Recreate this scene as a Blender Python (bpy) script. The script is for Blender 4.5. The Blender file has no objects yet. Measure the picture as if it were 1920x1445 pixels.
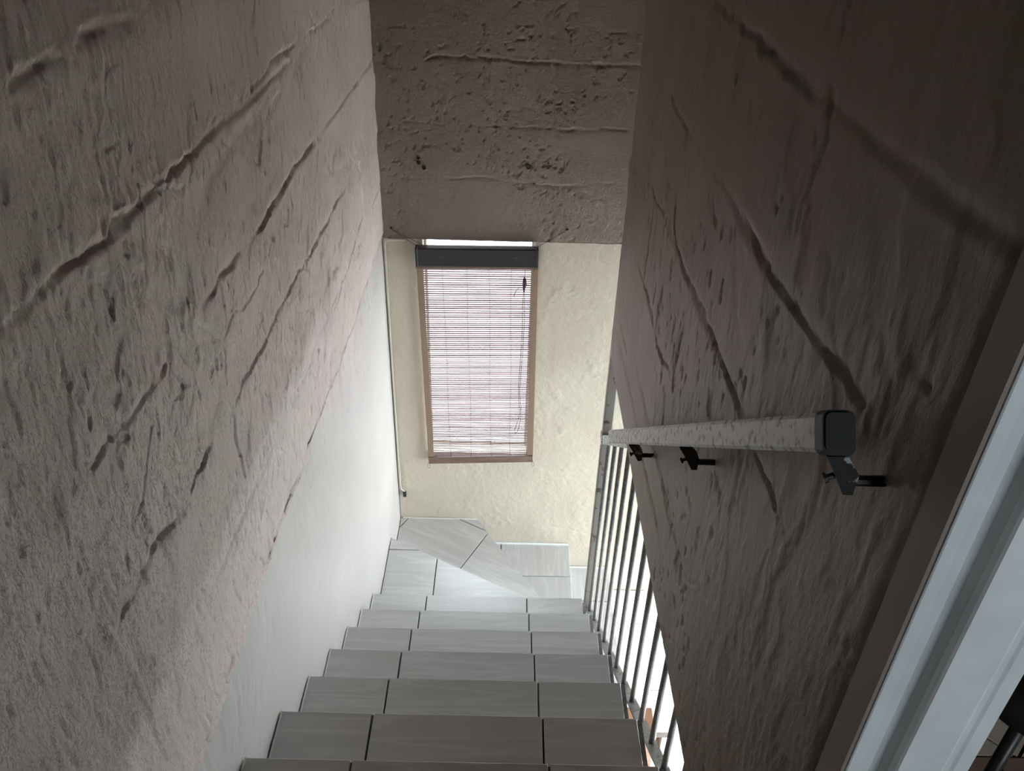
import bpy, math, random
import numpy as np
from mathutils import Matrix, Vector

random.seed(4)
RNG = np.random.default_rng(11)
SC = bpy.context.scene
COL = SC.collection

# ------------------------------------------------------------------ camera
F_PX = 1531.764
FW = Vector((0.00864934, 0.83496345, -0.55023743))
RT = Vector((0.99964926, 0.00655410, 0.02565937))
UP = Vector((-0.02503095, 0.55026637, 0.83461391))
cam_d = bpy.data.cameras.new('camera')
cam = bpy.data.objects.new('camera', cam_d)
COL.objects.link(cam)
cam_d.sensor_fit = 'HORIZONTAL'
cam_d.sensor_width = 36.0
cam_d.lens = F_PX / 1920 * 36.0
cam_d.clip_start = 0.02
m = Matrix.Identity(4)
for i in range(3):
    m[i][0], m[i][1], m[i][2] = RT[i], UP[i], -FW[i]
m[0][3], m[1][3], m[2][3] = 0.56790, -1.07728, 1.73627
cam.matrix_world = m
SC.camera = cam

# ------------------------------------------------------------------ sky and exposure
SKY = 21.0
world = bpy.data.worlds.new('sky')
SC.world = world
world.use_nodes = True
bg = world.node_tree.nodes['Background']
bg.inputs['Color'].default_value = (0.86, 0.93, 1.0, 1)
bg.inputs['Strength'].default_value = SKY
sun_d = bpy.data.lights.new('sun', 'SUN')
sun_d.energy = 21.0
sun_d.angle = math.radians(1.0)
sun_d.color = (1.0, 0.97, 0.93)
sun = bpy.data.objects.new('sun', sun_d)
COL.objects.link(sun)
SUN_EL = math.radians(42)
sun.rotation_euler = Vector((-math.cos(SUN_EL), 0.05, -math.sin(SUN_EL))).to_track_quat('-Z', 'Y').to_euler()
SC.view_settings.view_transform = 'Standard'
SC.view_settings.look = 'None'
SC.view_settings.exposure = 0.0
SC.view_settings.gamma = 1.0
SC.view_settings.use_curve_mapping = False
SC.cycles.max_bounces = 14
SC.cycles.diffuse_bounces = 8
SC.cycles.transparent_max_bounces = 12
SC.cycles.sample_clamp_indirect = 12.0
SC.cycles.caustics_reflective = False
SC.cycles.caustics_refractive = False


def portal(name, loc, direction, sx, sy):
    """daylight opening: an area-light portal only tells the renderer where sky light comes in"""
    d = bpy.data.lights.new(name, 'AREA')
    d.shape = 'RECTANGLE'
    d.size, d.size_y = sx, sy
    d.cycles.is_portal = True
    o = bpy.data.objects.new(name, d)
    COL.objects.link(o)
    o.location = loc
    o.rotation_euler = Vector(direction).to_track_quat('-Z', 'Z').to_euler()
    return o


# ------------------------------------------------------------------ key dimensions (metres)
YB = 2.3611            # back wall
W = 0.9385             # tread width
XR = 0.9055            # right wall face
RUN, RISE = 0.2448, 0.18
NX, NY = 0.957, 1.4688  # newel, where the winders meet
ZL = 0.2506            # line where the old rough wall starts
ZR = 0.3853            # underside of the right wall
YR = 1.2               # far end of the right wall
ZF = 0.54              # upper floor
ZG = -2.16             # ground floor
ZC = 2.9               # ceiling

portal('window_portal', (0.436, YB + 0.16, -0.36), (0, -1, 0), 0.54, 1.25)
portal('glass_door_portal', (3.29, 0.86, -1.05), (-1, 0, 0), 2.9, 2.3)
portal('added_window_portal', (3.74, -1.40, 1.55), (-1, 0, 0), 0.4, 0.5)  # sky light for the side window added to the room
portal('room_window_portal', (1.58, -3.24, 1.65), (0, 1, 0), 0.66, 0.9)

# ------------------------------------------------------------------ materials


def new_mat(name):
    mt = bpy.data.materials.new(name)
    mt.use_nodes = True
    nt = mt.node_tree
    return mt, nt, nt.nodes, nt.links, nt.nodes['Principled BSDF']


def ramp(nodes, stops):
    r = nodes.new('ShaderNodeValToRGB')
    cr = r.color_ramp
    while len(cr.elements) < len(stops):
        cr.elements.new(0.5)
    for e, (p, c) in zip(cr.elements, stops):
        e.position = p
        e.color = (*c, 1)
    return r


def plaster(name, c1, c2, rough, bump, scale=70, stretch=(1, 1, 0.45), spec=0.4, dist=0.004, flake=0.0):
    mt, nt, N, L, P = new_mat(name)
    tc = N.new('ShaderNodeTexCoord')
    big = N.new('ShaderNodeTexNoise')
    big.inputs['Scale'].default_value = 3.2
    big.inputs['Detail'].default_value = 5
    L.new(tc.outputs['Object'], big.inputs['Vector'])
    r = ramp(N, [(0.32, c1), (0.68, c2)])
    L.new(big.outputs['Fac'], r.inputs['Fac'])
    L.new(r.outputs['Color'], P.inputs['Base Color'])
    P.inputs['Roughness'].default_value = rough
    P.inputs['Specular IOR Level'].default_value = spec
    mp = N.new('ShaderNodeMapping')
    mp.inputs['Scale'].default_value = stretch
    L.new(tc.outputs['Object'], mp.inputs['Vector'])
    fine = N.new('ShaderNodeTexNoise')
    fine.inputs['Scale'].default_value = scale
    fine.inputs['Detail'].default_value = 5
    fine.inputs['Roughness'].default_value = 0.62
    L.new(mp.outputs['Vector'], fine.inputs['Vector'])
    b = N.new('ShaderNodeBump')
    b.inputs['Strength'].default_value = bump
    b.inputs['Distance'].default_value = dist
    L.new(fine.outputs['Fac'], b.inputs['Height'])
    last = b
    mic = N.new('ShaderNodeTexNoise')
    mic.inputs['Scale'].default_value = scale * 2.6
    mic.inputs['Detail'].default_value = 3
    L.new(mp.outputs['Vector'], mic.inputs['Vector'])
    b0 = N.new('ShaderNodeBump')
    b0.inputs['Strength'].default_value = bump * 0.6
    b0.inputs['Distance'].default_value = dist * 0.45
    L.new(mic.outputs['Fac'], b0.inputs['Height'])
    L.new(b0.outputs['Normal'], b.inputs['Normal'])
    if flake:
        fl = N.new('ShaderNodeTexNoise')
        fl.inputs['Scale'].default_value = scale * 0.42
        fl.inputs['Detail'].default_value = 8
        fl.inputs['Roughness'].default_value = 0.68
        L.new(mp.outputs['Vector'], fl.inputs['Vector'])
        rr = ramp(N, [(0.43, (0, 0, 0)), (0.455, (0.45, 0.45, 0.45)), (0.56, (0.5, 0.5, 0.5)), (0.58, (1, 1, 1))])
        L.new(fl.outputs['Fac'], rr.inputs['Fac'])
        b2 = N.new('ShaderNodeBump')
        b2.inputs['Strength'].default_value = flake
        b2.inputs['Distance'].default_value = 0.003
        L.new(rr.outputs['Color'], b2.inputs['Height'])
        L.new(b.outputs['Normal'], b2.inputs['Normal'])
        last = b2
    L.new(last.outputs['Normal'], P.inputs['Normal'])
    return mt


def simple(name, col, rough=0.5, metal=0.0, spec=0.5, var=0.0, scale=40, bump=0.0, col2=None, lo=0.35, hi=0.65):
    mt, nt, N, L, P = new_mat(name)
    P.inputs['Base Color'].default_value = (*col, 1)
    P.inputs['Roughness'].default_value = rough
    P.inputs['Metallic'].default_value = metal
    P.inputs['Specular IOR Level'].default_value = spec
    if var or col2 or bump:
        tc = N.new('ShaderNodeTexCoord')
        n = N.new('ShaderNodeTexNoise')
        n.inputs['Scale'].default_value = scale
        n.inputs['Detail'].default_value = 6
        L.new(tc.outputs['Object'], n.inputs['Vector'])
        c2 = col2 if col2 else tuple(c * (1 - var) for c in col)
        r = ramp(N, [(lo, c2), (hi, col)])
        L.new(n.outputs['Fac'], r.inputs['Fac'])
        L.new(r.outputs['Color'], P.inputs['Base Color'])
        if bump:
            b = N.new('ShaderNodeBump')
            b.inputs['Strength'].default_value = bump
            b.inputs['Distance'].default_value = 0.002
            L.new(n.outputs['Fac'], b.inputs['Height'])
            L.new(b.outputs['Normal'], P.inputs['Normal'])
    return mt


def tile_mat():
    mt, nt, N, L, P = new_mat('porcelain_tile')
    tc = N.new('ShaderNodeTexCoord')
    oi = N.new('ShaderNodeObjectInfo')
    mp = N.new('ShaderNodeMapping')
    mp.inputs['Scale'].default_value = (0.9, 11.0, 1.0)
    cb = N.new('ShaderNodeCombineXYZ')
    mul = N.new('ShaderNodeMath'); mul.operation = 'MULTIPLY'
    mul.inputs[1].default_value = 37.0
    L.new(oi.outputs['Random'], mul.inputs[0])
    for k in range(3):
        L.new(mul.outputs[0], cb.inputs[k])
    L.new(tc.outputs['Object'], mp.inputs['Vector'])
    L.new(cb.outputs[0], mp.inputs['Location'])
    n = N.new('ShaderNodeTexNoise')
    n.inputs['Scale'].default_value = 1.6
    n.inputs['Detail'].default_value = 4
    n.inputs['Distortion'].default_value = 0.5
    L.new(mp.outputs['Vector'], n.inputs['Vector'])
    r = ramp(N, [(0.25, (0.44, 0.428, 0.418)), (0.49, (0.53, 0.518, 0.508)), (0.53, (0.59, 0.578, 0.568)), (0.56, (0.51, 0.498, 0.488)), (0.75, (0.55, 0.538, 0.528))])
    L.new(n.outputs['Fac'], r.inputs['Fac'])
    L.new(r.outputs['Color'], P.inputs['Base Color'])
    P.inputs['Roughness'].default_value = 0.34
    P.inputs['Specular IOR Level'].default_value = 1.0
    return mt


def wood(name, c1, c2, axis_scale, rough=0.45, scale=6.0):
    mt, nt, N, L, P = new_mat(name)
    tc = N.new('ShaderNodeTexCoord')
    mp = N.new('ShaderNodeMapping')
    mp.inputs['Scale'].default_value = axis_scale
    L.new(tc.outputs['Object'], mp.inputs['Vector'])
    n = N.new('ShaderNodeTexNoise')
    n.inputs['Scale'].default_value = scale
    n.inputs['Detail'].default_value = 6
    L.new(mp.outputs['Vector'], n.inputs['Vector'])
    r = ramp(N, [(0.3, c1), (0.7, c2)])
    L.new(n.outputs['Fac'], r.inputs['Fac'])
    L.new(r.outputs['Color'], P.inputs['Base Color'])
    P.inputs['Roughness'].default_value = rough
    return mt


def translucent(name, col, tcol, mix):
    mt, nt, N, L, P = new_mat(name)
    tr = N.new('ShaderNodeBsdfTranslucent')
    tr.inputs['Color'].default_value = (*tcol, 1)
    P.inputs['Base Color'].default_value = (*col, 1)
    P.inputs['Roughness'].default_value = 0.5
    mx = N.new('ShaderNodeMixShader')
    mx.inputs[0].default_value = mix
    L.new(P.outputs[0], mx.inputs[1])
    L.new(tr.outputs[0], mx.inputs[2])
    L.new(mx.outputs[0], N['Material Output'].inputs['Surface'])
    return mt


def glass():
    mt, nt, N, L, P = new_mat('window_glass')
    t = N.new('ShaderNodeBsdfTransparent')
    t.inputs['Color'].default_value = (0.93, 0.96, 0.96, 1)
    g = N.new('ShaderNodeBsdfGlossy')
    g.inputs['Roughness'].default_value = 0.02
    lw = N.new('ShaderNodeLayerWeight')
    pw = N.new('ShaderNodeMath'); pw.operation = 'POWER'
    pw.inputs[1].default_value = 4.0
    L.new(lw.outputs['Facing'], pw.inputs[0])
    fr = N.new('ShaderNodeMath'); fr.operation = 'MULTIPLY_ADD'
    fr.inputs[1].default_value = 0.7
    fr.inputs[2].default_value = 0.03
    L.new(pw.outputs[0], fr.inputs[0])
    mx = N.new('ShaderNodeMixShader')
    L.new(fr.outputs[0], mx.inputs[0])
    L.new(t.outputs[0], mx.inputs[1])
    L.new(g.outputs[0], mx.inputs[2])
    L.new(mx.outputs[0], N['Material Output'].inputs['Surface'])
    return mt


M = {}
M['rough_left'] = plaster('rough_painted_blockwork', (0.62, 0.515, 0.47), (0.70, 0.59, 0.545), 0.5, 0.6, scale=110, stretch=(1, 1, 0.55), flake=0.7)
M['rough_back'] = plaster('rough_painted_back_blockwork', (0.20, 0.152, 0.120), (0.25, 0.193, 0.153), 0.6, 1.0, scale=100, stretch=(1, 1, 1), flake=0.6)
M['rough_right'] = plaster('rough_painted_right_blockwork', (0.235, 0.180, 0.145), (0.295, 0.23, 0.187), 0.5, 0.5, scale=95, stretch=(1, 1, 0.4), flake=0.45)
M['smooth_left'] = plaster('smooth_white_wall_paint', (0.50, 0.462, 0.435), (0.555, 0.515, 0.487), 0.34, 0.22, scale=26, dist=0.006)
M['cream'] = plaster('cream_wall_paint', (0.485, 0.42, 0.335), (0.53, 0.462, 0.372), 0.5, 0.65, scale=45, stretch=(1, 1, 1))
M['plain_wall'] = plaster('plain_wall_paint', (0.42, 0.36, 0.31), (0.47, 0.41, 0.36), 0.6, 0.1)
M['dark_ceiling'] = plaster('ceiling_paint', (0.20, 0.17, 0.15), (0.24, 0.21, 0.185), 0.7, 0.05)  # unseen ceiling, kept dark to cut bounce light on the upper walls
M['tile'] = tile_mat()
M['grout'] = simple('dark_grout', (0.035, 0.033, 0.032), 0.9)
M['core'] = simple('stair_concrete', (0.16, 0.155, 0.15), 0.85, var=0.3)
M['bead'] = simple('white_grout_bead', (0.75, 0.74, 0.72), 0.7)
M['dark_steel'] = simple('dark_grey_steel_paint', (0.25, 0.235, 0.225), 0.42, col2=(0.17, 0.155, 0.148), scale=60)
M['flat_steel'] = simple('worn_grey_steel_paint', (0.30, 0.30, 0.30), 0.4, col2=(0.12, 0.11, 0.105), scale=55, lo=0.3, hi=0.5)
M['post_steel'] = simple('chipped_grey_post_paint', (0.24, 0.215, 0.195), 0.45, col2=(0.07, 0.045, 0.04), scale=28, lo=0.33, hi=0.4)
M['rail_paint'] = simple('worn_silver_rail_paint', (0.62, 0.63, 0.59), 0.45, col2=(0.14, 0.115, 0.10), scale=75, lo=0.36, hi=0.47, bump=0.3)
M['black_plastic'] = simple('black_plastic', (0.012, 0.012, 0.012), 0.55)
M['bracket'] = simple('chipped_black_bracket_paint', (0.014, 0.013, 0.013), 0.5, col2=(0.35, 0.36, 0.35), scale=55, lo=0.36, hi=0.42)
M['frame_paint'] = simple('white_door_frame_paint', (0.78, 0.82, 0.84), 0.42, var=0.10, scale=14, bump=0.15)
M['frame_shaded'] = simple('shaded_door_frame_paint', (0.28, 0.235, 0.21), 0.6, var=0.1, scale=10)  # darker frame colour with the flange's shade put into it
M['headrail'] = simple('dark_headrail', (0.035, 0.028, 0.03), 0.35, var=0.2, scale=30)
M['blind_wood'] = wood('blind_bottom_wood', (0.11, 0.065, 0.05), (0.20, 0.125, 0.10), (1, 12, 12))
M['slat'] = translucent('blind_slat_wood', (0.24, 0.165, 0.16), (0.30, 0.20, 0.22), 0.35)
M['tape'] = translucent('blind_edge_tape', (0.26, 0.175, 0.12), (0.30, 0.20, 0.13), 0.12)
M['cord'] = simple('dark_cord', (0.05, 0.025, 0.03), 0.8)
M['wire'] = simple('grey_wire', (0.18, 0.17, 0.16), 0.4, metal=0.6)
M['glass'] = glass()
M['win_steel'] = simple('window_steel_paint', (0.5, 0.45, 0.4), 0.5)
M['cable'] = simple('painted_cable', (0.66, 0.61, 0.53), 0.5)
M['screw'] = simple('dark_screw', (0.04, 0.03, 0.025), 0.4, metal=0.5)
M['plug_hole'] = simple('dark_plug', (0.012, 0.010, 0.009), 0.7)
M['room_tile'] = simple('beige_floor_tile', (0.58, 0.49, 0.40), 0.4, var=0.2, scale=9)
M['room_strip'] = wood('brown_floor_strip', (0.20, 0.125, 0.095), (0.28, 0.18, 0.14), (1.5, 14, 1), 0.4)
M['ground_tile'] = simple('white_floor_tile', (0.80, 0.79, 0.76), 0.22, var=0.06, scale=5)
M['chair_black'] = simple('black_chair_plastic', (0.012, 0.010, 0.011), 0.4)
M['chair_grey'] = simple('dark_grey_upholstery', (0.06, 0.057, 0.068), 0.8, var=0.2, scale=120)
M['cab_wood'] = wood('brown_cabinet_wood', (0.20, 0.085, 0.05), (0.36, 0.18, 0.11), (1, 1, 9), 0.4)
M['cab_pale'] = simple('pale_pink_drawer_paint', (0.62, 0.50, 0.47), 0.5, var=0.05)
M['paving'] = simple('dark_concrete_paving', (0.15, 0.15, 0.155), 0.8, var=0.2, scale=2)  # kept dark to hold down the brightness behind the blind slats
M['pink_paving'] = simple('pink_brick_paving', (0.17, 0.125, 0.13), 0.8, var=0.3, scale=6)

# ------------------------------------------------------------------ mesh helpers


def link(o, parent=None):
    COL.objects.link(o)
    if parent is not None:
        o.parent = parent
    return o


def tag(o, label=None, cat=None, group=None, kind=None):
    if label: o['label'] = label
    if cat: o['category'] = cat
    if group: o['group'] = group
    if kind: o['kind'] = kind
    return o


def empty(name, loc=(0, 0, 0)):
    o = bpy.data.objects.new(name, None)
    o.empty_display_size = 0.05
    COL.objects.link(o)
    o.location = loc
    return o


class MB:
    """collects simple shapes into one mesh"""

    def __init__(self):
        self.v, self.f = [], []

    def add(self, vs, fs):
        b = len(self.v)
        self.v += [tuple(p) for p in vs]
        self.f += [tuple(i + b for i in f) for f in fs]
        return self

    def box(self, a, b, bev=0.0):
        x0, y0, z0 = a; x1, y1, z1 = b
        if bev <= 0:
            vs = [(x, y, z) for z in (z0, z1) for y in (y0, y1) for x in (x0, x1)]
            return self.add(vs, [(0, 2, 3, 1), (4, 5, 7, 6), (0, 1, 5, 4), (2, 6, 7, 3), (0, 4, 6, 2), (1, 3, 7, 5)])
        prof = [(x0 + bev, y0), (x1 - bev, y0), (x1, y0 + bev), (x1, y1 - bev), (x1 - bev, y1), (x0 + bev, y1), (x0, y1 - bev), (x0, y0 + bev)]
        return self.prism(prof, z0, z1, bev)

    def prism(self, poly, z0, z1, bev=0.0):
        """extrude a ccw xy polygon; chamfer its top edge by bev"""
        n = len(poly)
        rings = [[(x, y, z0) for x, y in poly]]
        if bev > 0:
            rings.append([(x, y, z1 - bev) for x, y in poly])
            cx = sum(p[0] for p in poly) / n; cy = sum(p[1] for p in poly) / n
            ins = inset(poly, bev)
            rings.append([(x, y, z1) for x, y in ins])
        else:
            rings.append([(x, y, z1) for x, y in poly])
        vs = [p for r in rings for p in r]
        fs = [tuple(range(n - 1, -1, -1)), tuple((len(rings) - 1) * n + i for i in range(n))]
        for k in range(len(rings) - 1):
            for i in range(n):
                j = (i + 1) % n
                fs.append((k * n + i, k * n + j, (k + 1) * n + j, (k + 1) * n + i))
        return self.add(vs, fs)

    def tube(self, pts, r, seg=8, cap=True, closed=False):
        pts = [Vector(p) for p in pts]
        n = len(pts)
        rr = r if isinstance(r, (list, tuple)) else [r] * n
        vs, fs = [], []
        ref = None
        for i, p in enumerate(pts):
            if closed:
                d = (pts[(i + 1) % n] - pts[i - 1]).normalized()
            else:
                d = (pts[min(i + 1, n - 1)] - pts[max(i - 1, 0)]).normalized()
            if ref is None:
                ref = d.orthogonal().normalized()
            ref = (ref - d * ref.dot(d)).normalized()
            q = d.cross(ref)
            for k in range(seg):
                a = 2 * math.pi * k / seg
                vs.append(p + (ref * math.cos(a) + q * math.sin(a)) * rr[i])
        for i in range(n if closed else n - 1):
            i2 = (i + 1) % n
            for k in range(seg):
                k2 = (k + 1) % seg
                fs.append((i * seg + k, i * seg + k2, i2 * seg + k2, i2 * seg + k))
        if cap and not closed:
            fs.append(tuple(range(seg - 1, -1, -1)))
            fs.append(tuple((n - 1) * seg + k for k in range(seg)))
        return self.add(vs, fs)

    def sweep(self, section, p0, p1, xa, ya):
        """extrude a 2D section (in axes xa, ya) from p0 to p1"""
        n = len(section)
        vs = [Vector(p) + Vector(xa) * u + Vector(ya) * v for p in (p0, p1) for u, v in section]
        fs = [tuple(range(n - 1, -1, -1)), tuple(n + i for i in range(n))]
        fs += [(i, (i + 1) % n, n + (i + 1) % n, n + i) for i in range(n)]
        return self.add(vs, fs)

    def build(self, name, mat, parent=None, smooth=False):
        me = bpy.data.meshes.new(name)
        me.from_pydata(self.v, [], self.f)
        me.validate()
        if smooth:
            me.shade_smooth()
        me.materials.append(mat)
        o = bpy.data.objects.new(name, me)
        bm_fix(me)
        return link(o, parent)


def bm_fix(me):
    import bmesh
    bm = bmesh.new()
    bm.from_mesh(me)
    bmesh.ops.recalc_face_normals(bm, faces=bm.faces)
    bm.to_mesh(me)
    bm.free()


def area2(poly):
    return sum(poly[i][0] * poly[(i + 1) % len(poly)][1] - poly[(i + 1) % len(poly)][0] * poly[i][1] for i in range(len(poly)))


def ccw(poly):
    return list(poly) if area2(poly) > 0 else list(reversed(poly))


def clip(poly, p, n):
    """keep the part of poly where (q-p).n >= 0"""
    out = []
    for i in range(len(poly)):
        a, b = poly[i], poly[(i + 1) % len(poly)]
        da = (a[0] - p[0]) * n[0] + (a[1] - p[1]) * n[1]
        db = (b[0] - p[0]) * n[0] + (b[1] - p[1]) * n[1]
        if da >= 0: out.append(a)
        if (da >= 0) != (db >= 0):
            t = da / (da - db)
            out.append((a[0] + (b[0] - a[0]) * t, a[1] + (b[1] - a[1]) * t))
    return out


def inset(poly, d):
    """shrink a convex ccw polygon (same vertex count when d is small)"""
    n = len(poly)
    out = []
    for i in range(n):
        p0, p1, p2 = Vector(poly[i - 1]), Vector(poly[i]), Vector(poly[(i + 1) % n])
        e1, e2 = (p1 - p0).normalized(), (p2 - p1).normalized()
        n1, n2 = Vector((-e1.y, e1.x)), Vector((-e2.y, e2.x))
        k = 1 + n1.dot(n2)
        q = p1 + (n1 + n2) * (d / max(k, 0.25))
        out.append((q.x, q.y))
    return out


def split(polys, a, b, gap=0.005):
    """cut every polygon along the line a-b, leaving an open joint"""
    d = Vector((b[0] - a[0], b[1] - a[1])).normalized()
    nn = (-d.y, d.x)
    out = []
    for q in polys:
        for s in (1, -1):
            n = (nn[0] * s, nn[1] * s)
            r = clip(q, (a[0] + n[0] * gap / 2, a[1] + n[1] * gap / 2), n)
            if len(r) > 2 and abs(area2(r)) > 2e-4:
                out.append(r)
    return out


def lattice(shape):
    return RNG.random(shape)


def vnoise(u, v, seed):
    T = np.random.default_rng(seed).random((256, 256))
    iu, iv = np.floor(u).astype(int), np.floor(v).astype(int)
    fu, fv = u - iu, v - iv
    fu = fu * fu * (3 - 2 * fu); fv = fv * fv * (3 - 2 * fv)
    a = T[iu % 256, iv % 256]; b = T[(iu + 1) % 256, iv % 256]
    c = T[iu % 256, (iv + 1) % 256]; d = T[(iu + 1) % 256, (iv + 1) % 256]
    return (a * (1 - fu) + b * fu) * (1 - fv) + (c * (1 - fu) + d * fu) * fv


def fbm(u, v, seed, octv=4, gain=0.5):
    s, a, t = 0, 1.0, 0
    for k in range(octv):
        s = s + a * vnoise(u * 2 ** k, v * 2 ** k, seed + k)
        t += a
        a *= gain
    return s / t


def sstep(x, a, b):
    t = np.clip((x - a) / (b - a), 0, 1)
    return t * t * (3 - 2 * t)


def seg_dist(S, Z, pts):
    d = np.full(S.shape, 9.0)
    side = np.zeros(S.shape)
    for (a, b), (c, e) in zip(pts[:-1], pts[1:]):
        vx, vy = c - a, e - b
        l2 = vx * vx + vy * vy + 1e-12
        t = np.clip(((S - a) * vx + (Z - b) * vy) / l2, 0, 1)
        dx, dy = S - (a + t * vx), Z - (b + t * vy)
        q = np.hypot(dx, dy)
        near = q < d
        side = np.where(near, np.sign(vx * dy - vy * dx), side)
        d = np.minimum(d, q)
    return d, side


def crack(h, S, Z, pts, depth, width, lip=0.0, seed=1, jag=0.010):
    """a broken, wandering groove: its depth, width and lip all come and go along the line"""
    nx = (fbm(S * 24, Z * 24, seed, 4, 0.6) - 0.5) * 2
    nz = (fbm(S * 24 + 5, Z * 24, seed + 9, 4, 0.6) - 0.5) * 2
    d, side = seg_dist(S + jag * nx, Z + jag * nz, pts)
    big = sstep(fbm(S * 11, Z * 11, seed + 3, 3, 0.6), 0.33, 0.62)
    wd = width * (0.22 + 0.65 * fbm(S * 17, Z * 17, seed + 5, 3))
    # one steep wall and one that fades out
    q = d / wd
    prof = np.where(side > 0, np.exp(-q ** 2 * 2.2), np.exp(-(q * 0.62) ** 1.4))
    h -= CRACK_GAIN * depth * (0.30 + 0.80 * big) * prof
    if lip:
        h += CRACK_GAIN * lip * 0.6 * big * sstep(fbm(S * 40, Z * 40, seed + 6, 2), 0.35, 0.7) * np.exp(-((d - 1.6 * wd) / wd) ** 2) * (side > 0)


CRACK_GAIN = 0.75


def grid_obj(name, V, Nrm, i0, i1, j0, j1, mat, parent, skirt=(0, 0, 0, 0), skirt_vec=None):
    """one patch [i0..i1] x [j0..j1] of a relief grid; skirt closes (s-, s+, z-, z+) edges"""
    sub = V[i0:i1 + 1, j0:j1 + 1]
    nn = Nrm[i0:i1 + 1, j0:j1 + 1]
    a, b = sub.shape[:2]
    idx = np.arange(a * b).reshape(a, b)
    quads = [np.stack([idx[:-1, :-1], idx[1:, :-1], idx[1:, 1:], idx[:-1, 1:]], -1).reshape(-1, 4)]
    e1, e2 = sub[1, 0] - sub[0, 0], sub[0, 1] - sub[0, 0]
    flip = float(np.dot(np.cross(e1, e2), nn[0, 0])) < 0
    verts = [sub.reshape(-1, 3)]
    norms = [nn.reshape(-1, 3)]
    cnt = a * b
    for e, line in enumerate((idx[0, :], idx[-1, :], idx[:, 0], idx[:, -1])):
        if not skirt[e]:
            continue
        base = verts[0][line] + np.asarray(skirt_vec)
        k = np.arange(len(line)) + cnt
        verts.append(base); norms.append(norms[0][line])
        quads.append(np.stack([line[:-1], line[1:], k[1:], k[:-1]], -1))
        cnt += len(line)
    verts = np.concatenate(verts); quads = np.concatenate(quads)
    if flip:
        quads = quads[:, ::-1].copy()
    me = bpy.data.meshes.new(name)
    me.vertices.add(len(verts)); me.vertices.foreach_set('co', verts.astype(np.float32).ravel())
    me.loops.add(quads.size); me.loops.foreach_set('vertex_index', quads.astype(np.int32).ravel())
    me.polygons.add(len(quads))
    me.polygons.foreach_set('loop_start', np.arange(0, quads.size, 4, dtype=np.int32))
    me.update(calc_edges=True)
    me.shade_smooth()
    me.normals_split_custom_set_from_vertices(np.concatenate(norms).astype(np.float32).tolist())
    me.materials.append(mat)
    return link(bpy.data.objects.new(name, me), parent)


def relief(s, z, h, axis, base, sgn, zjit=None):
    """3D points and normals of a height field on the plane axis=base, growing to sgn"""
    S, Z = np.meshgrid(s, z, indexing='ij')
    if zjit is not None:
        Z = Z + zjit
    V = np.empty(S.shape + (3,))
    other = 1 - axis
    V[..., axis] = base + sgn * h
    V[..., other] = S
    V[..., 2] = Z
    hs = np.gradient(h, s, axis=0); hz = np.gradient(h, z, axis=1)
    Nn = np.empty_like(V)
    Nn[..., axis] = sgn
    Nn[..., other] = -hs
    Nn[..., 2] = -hz
    Nn /= np.linalg.norm(Nn, axis=-1, keepdims=True)
    # make the winding agree with the normals
    return V, Nn


def cut_grid(lo, hi, cuts, step):
    """coordinates from lo to hi that contain every cut exactly"""
    c = sorted({round(q, 5) for q in [lo, hi] + [k for k in cuts if lo < k < hi]})
    out = []
    for a, b in zip(c[:-1], c[1:]):
        n = max(1, int(round((b - a) / step)))
        out += list(np.linspace(a, b, n, endpoint=False))
    out.append(c[-1])
    return np.array(out)


def block_wall(parent, mat, s_lo, s_hi, courses, joints_for, step, hfun, axis, base, sgn, skirt_vec, ragged=False, flip=False):
    """painted-over blockwork: one relief field, cut into one object per block"""
    allj = sorted({j for k in range(len(courses) - 1) for j in joints_for(k)})
    s = cut_grid(s_lo, s_hi, allj, step)
    z = cut_grid(courses[0], courses[-1], courses, step)
    S, Z = np.meshgrid(s, z, indexing='ij')
    h = hfun(S, Z)
    zj = None
    if ragged:
        zj = np.zeros_like(S)
        zj[:, 0] = 0.007 * (fbm(s * 22, s * 0 + 3.3, 71, 4) - 0.5) * 2
        zj[:, 1] = zj[:, 0] * 0.5
    V, Nn = relief(s, z, h, axis, base, sgn, zj)
    for k in range(len(courses) - 1):
        j0 = int(np.argmin(abs(z - courses[k]))); j1 = int(np.argmin(abs(z - courses[k + 1])))
        cs = [s_lo] + [q for q in joints_for(k) if s_lo + 0.02 < q < s_hi - 0.02] + [s_hi]
        for a, b in zip(cs[:-1], cs[1:]):
            i0 = int(np.argmin(abs(s - a))); i1 = int(np.argmin(abs(s - b)))
            sk = (i0 == 0, i1 == len(s) - 1, j0 == 0, j1 == len(z) - 1)
            grid_obj('block', V, Nn, i0, i1, j0, j1, mat, parent, sk, skirt_vec)


def course_lines(h, S, Z, lines, depth, width, seed, lo=0.42, hi=0.62, lip=0.4):
    for k, zc in enumerate(lines):
        wob = 0.010 * (fbm(S * 4, S * 0 + k * 7.7, seed + k, 4) - 0.5) * 2
        d = Z - zc - wob
        mk = sstep(fbm(S * 2.2, S * 0 + 3.1 * k, seed + 20 + k, 3), lo, hi)
        w = width * (0.7 + 0.8 * fbm(S * 9, S * 0 + k, seed + 40, 2))
        h -= depth * mk * np.exp(-(d / w) ** 2)
        h += depth * lip * mk * np.exp(-((d + 2.0 * w) / (1.1 * w)) ** 2)


def joint_lines(h, S, Z, courses, joints_for, depth, width, seed):
    for k in range(len(courses) - 1):
        zm = (Z > courses[k]) & (Z < courses[k + 1])
        for n, q in enumerate(joints_for(k)):
            d = S - q - 0.006 * (fbm(Z * 9, Z * 0 + n + 5 * k, seed, 3) - 0.5) * 2
            mk = sstep(fbm(Z * 5, Z * 0 + n * 3.3 + k, seed + 5, 2), 0.4, 0.65)
            h -= zm * depth * mk * np.exp(-(d / width) ** 2)


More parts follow.
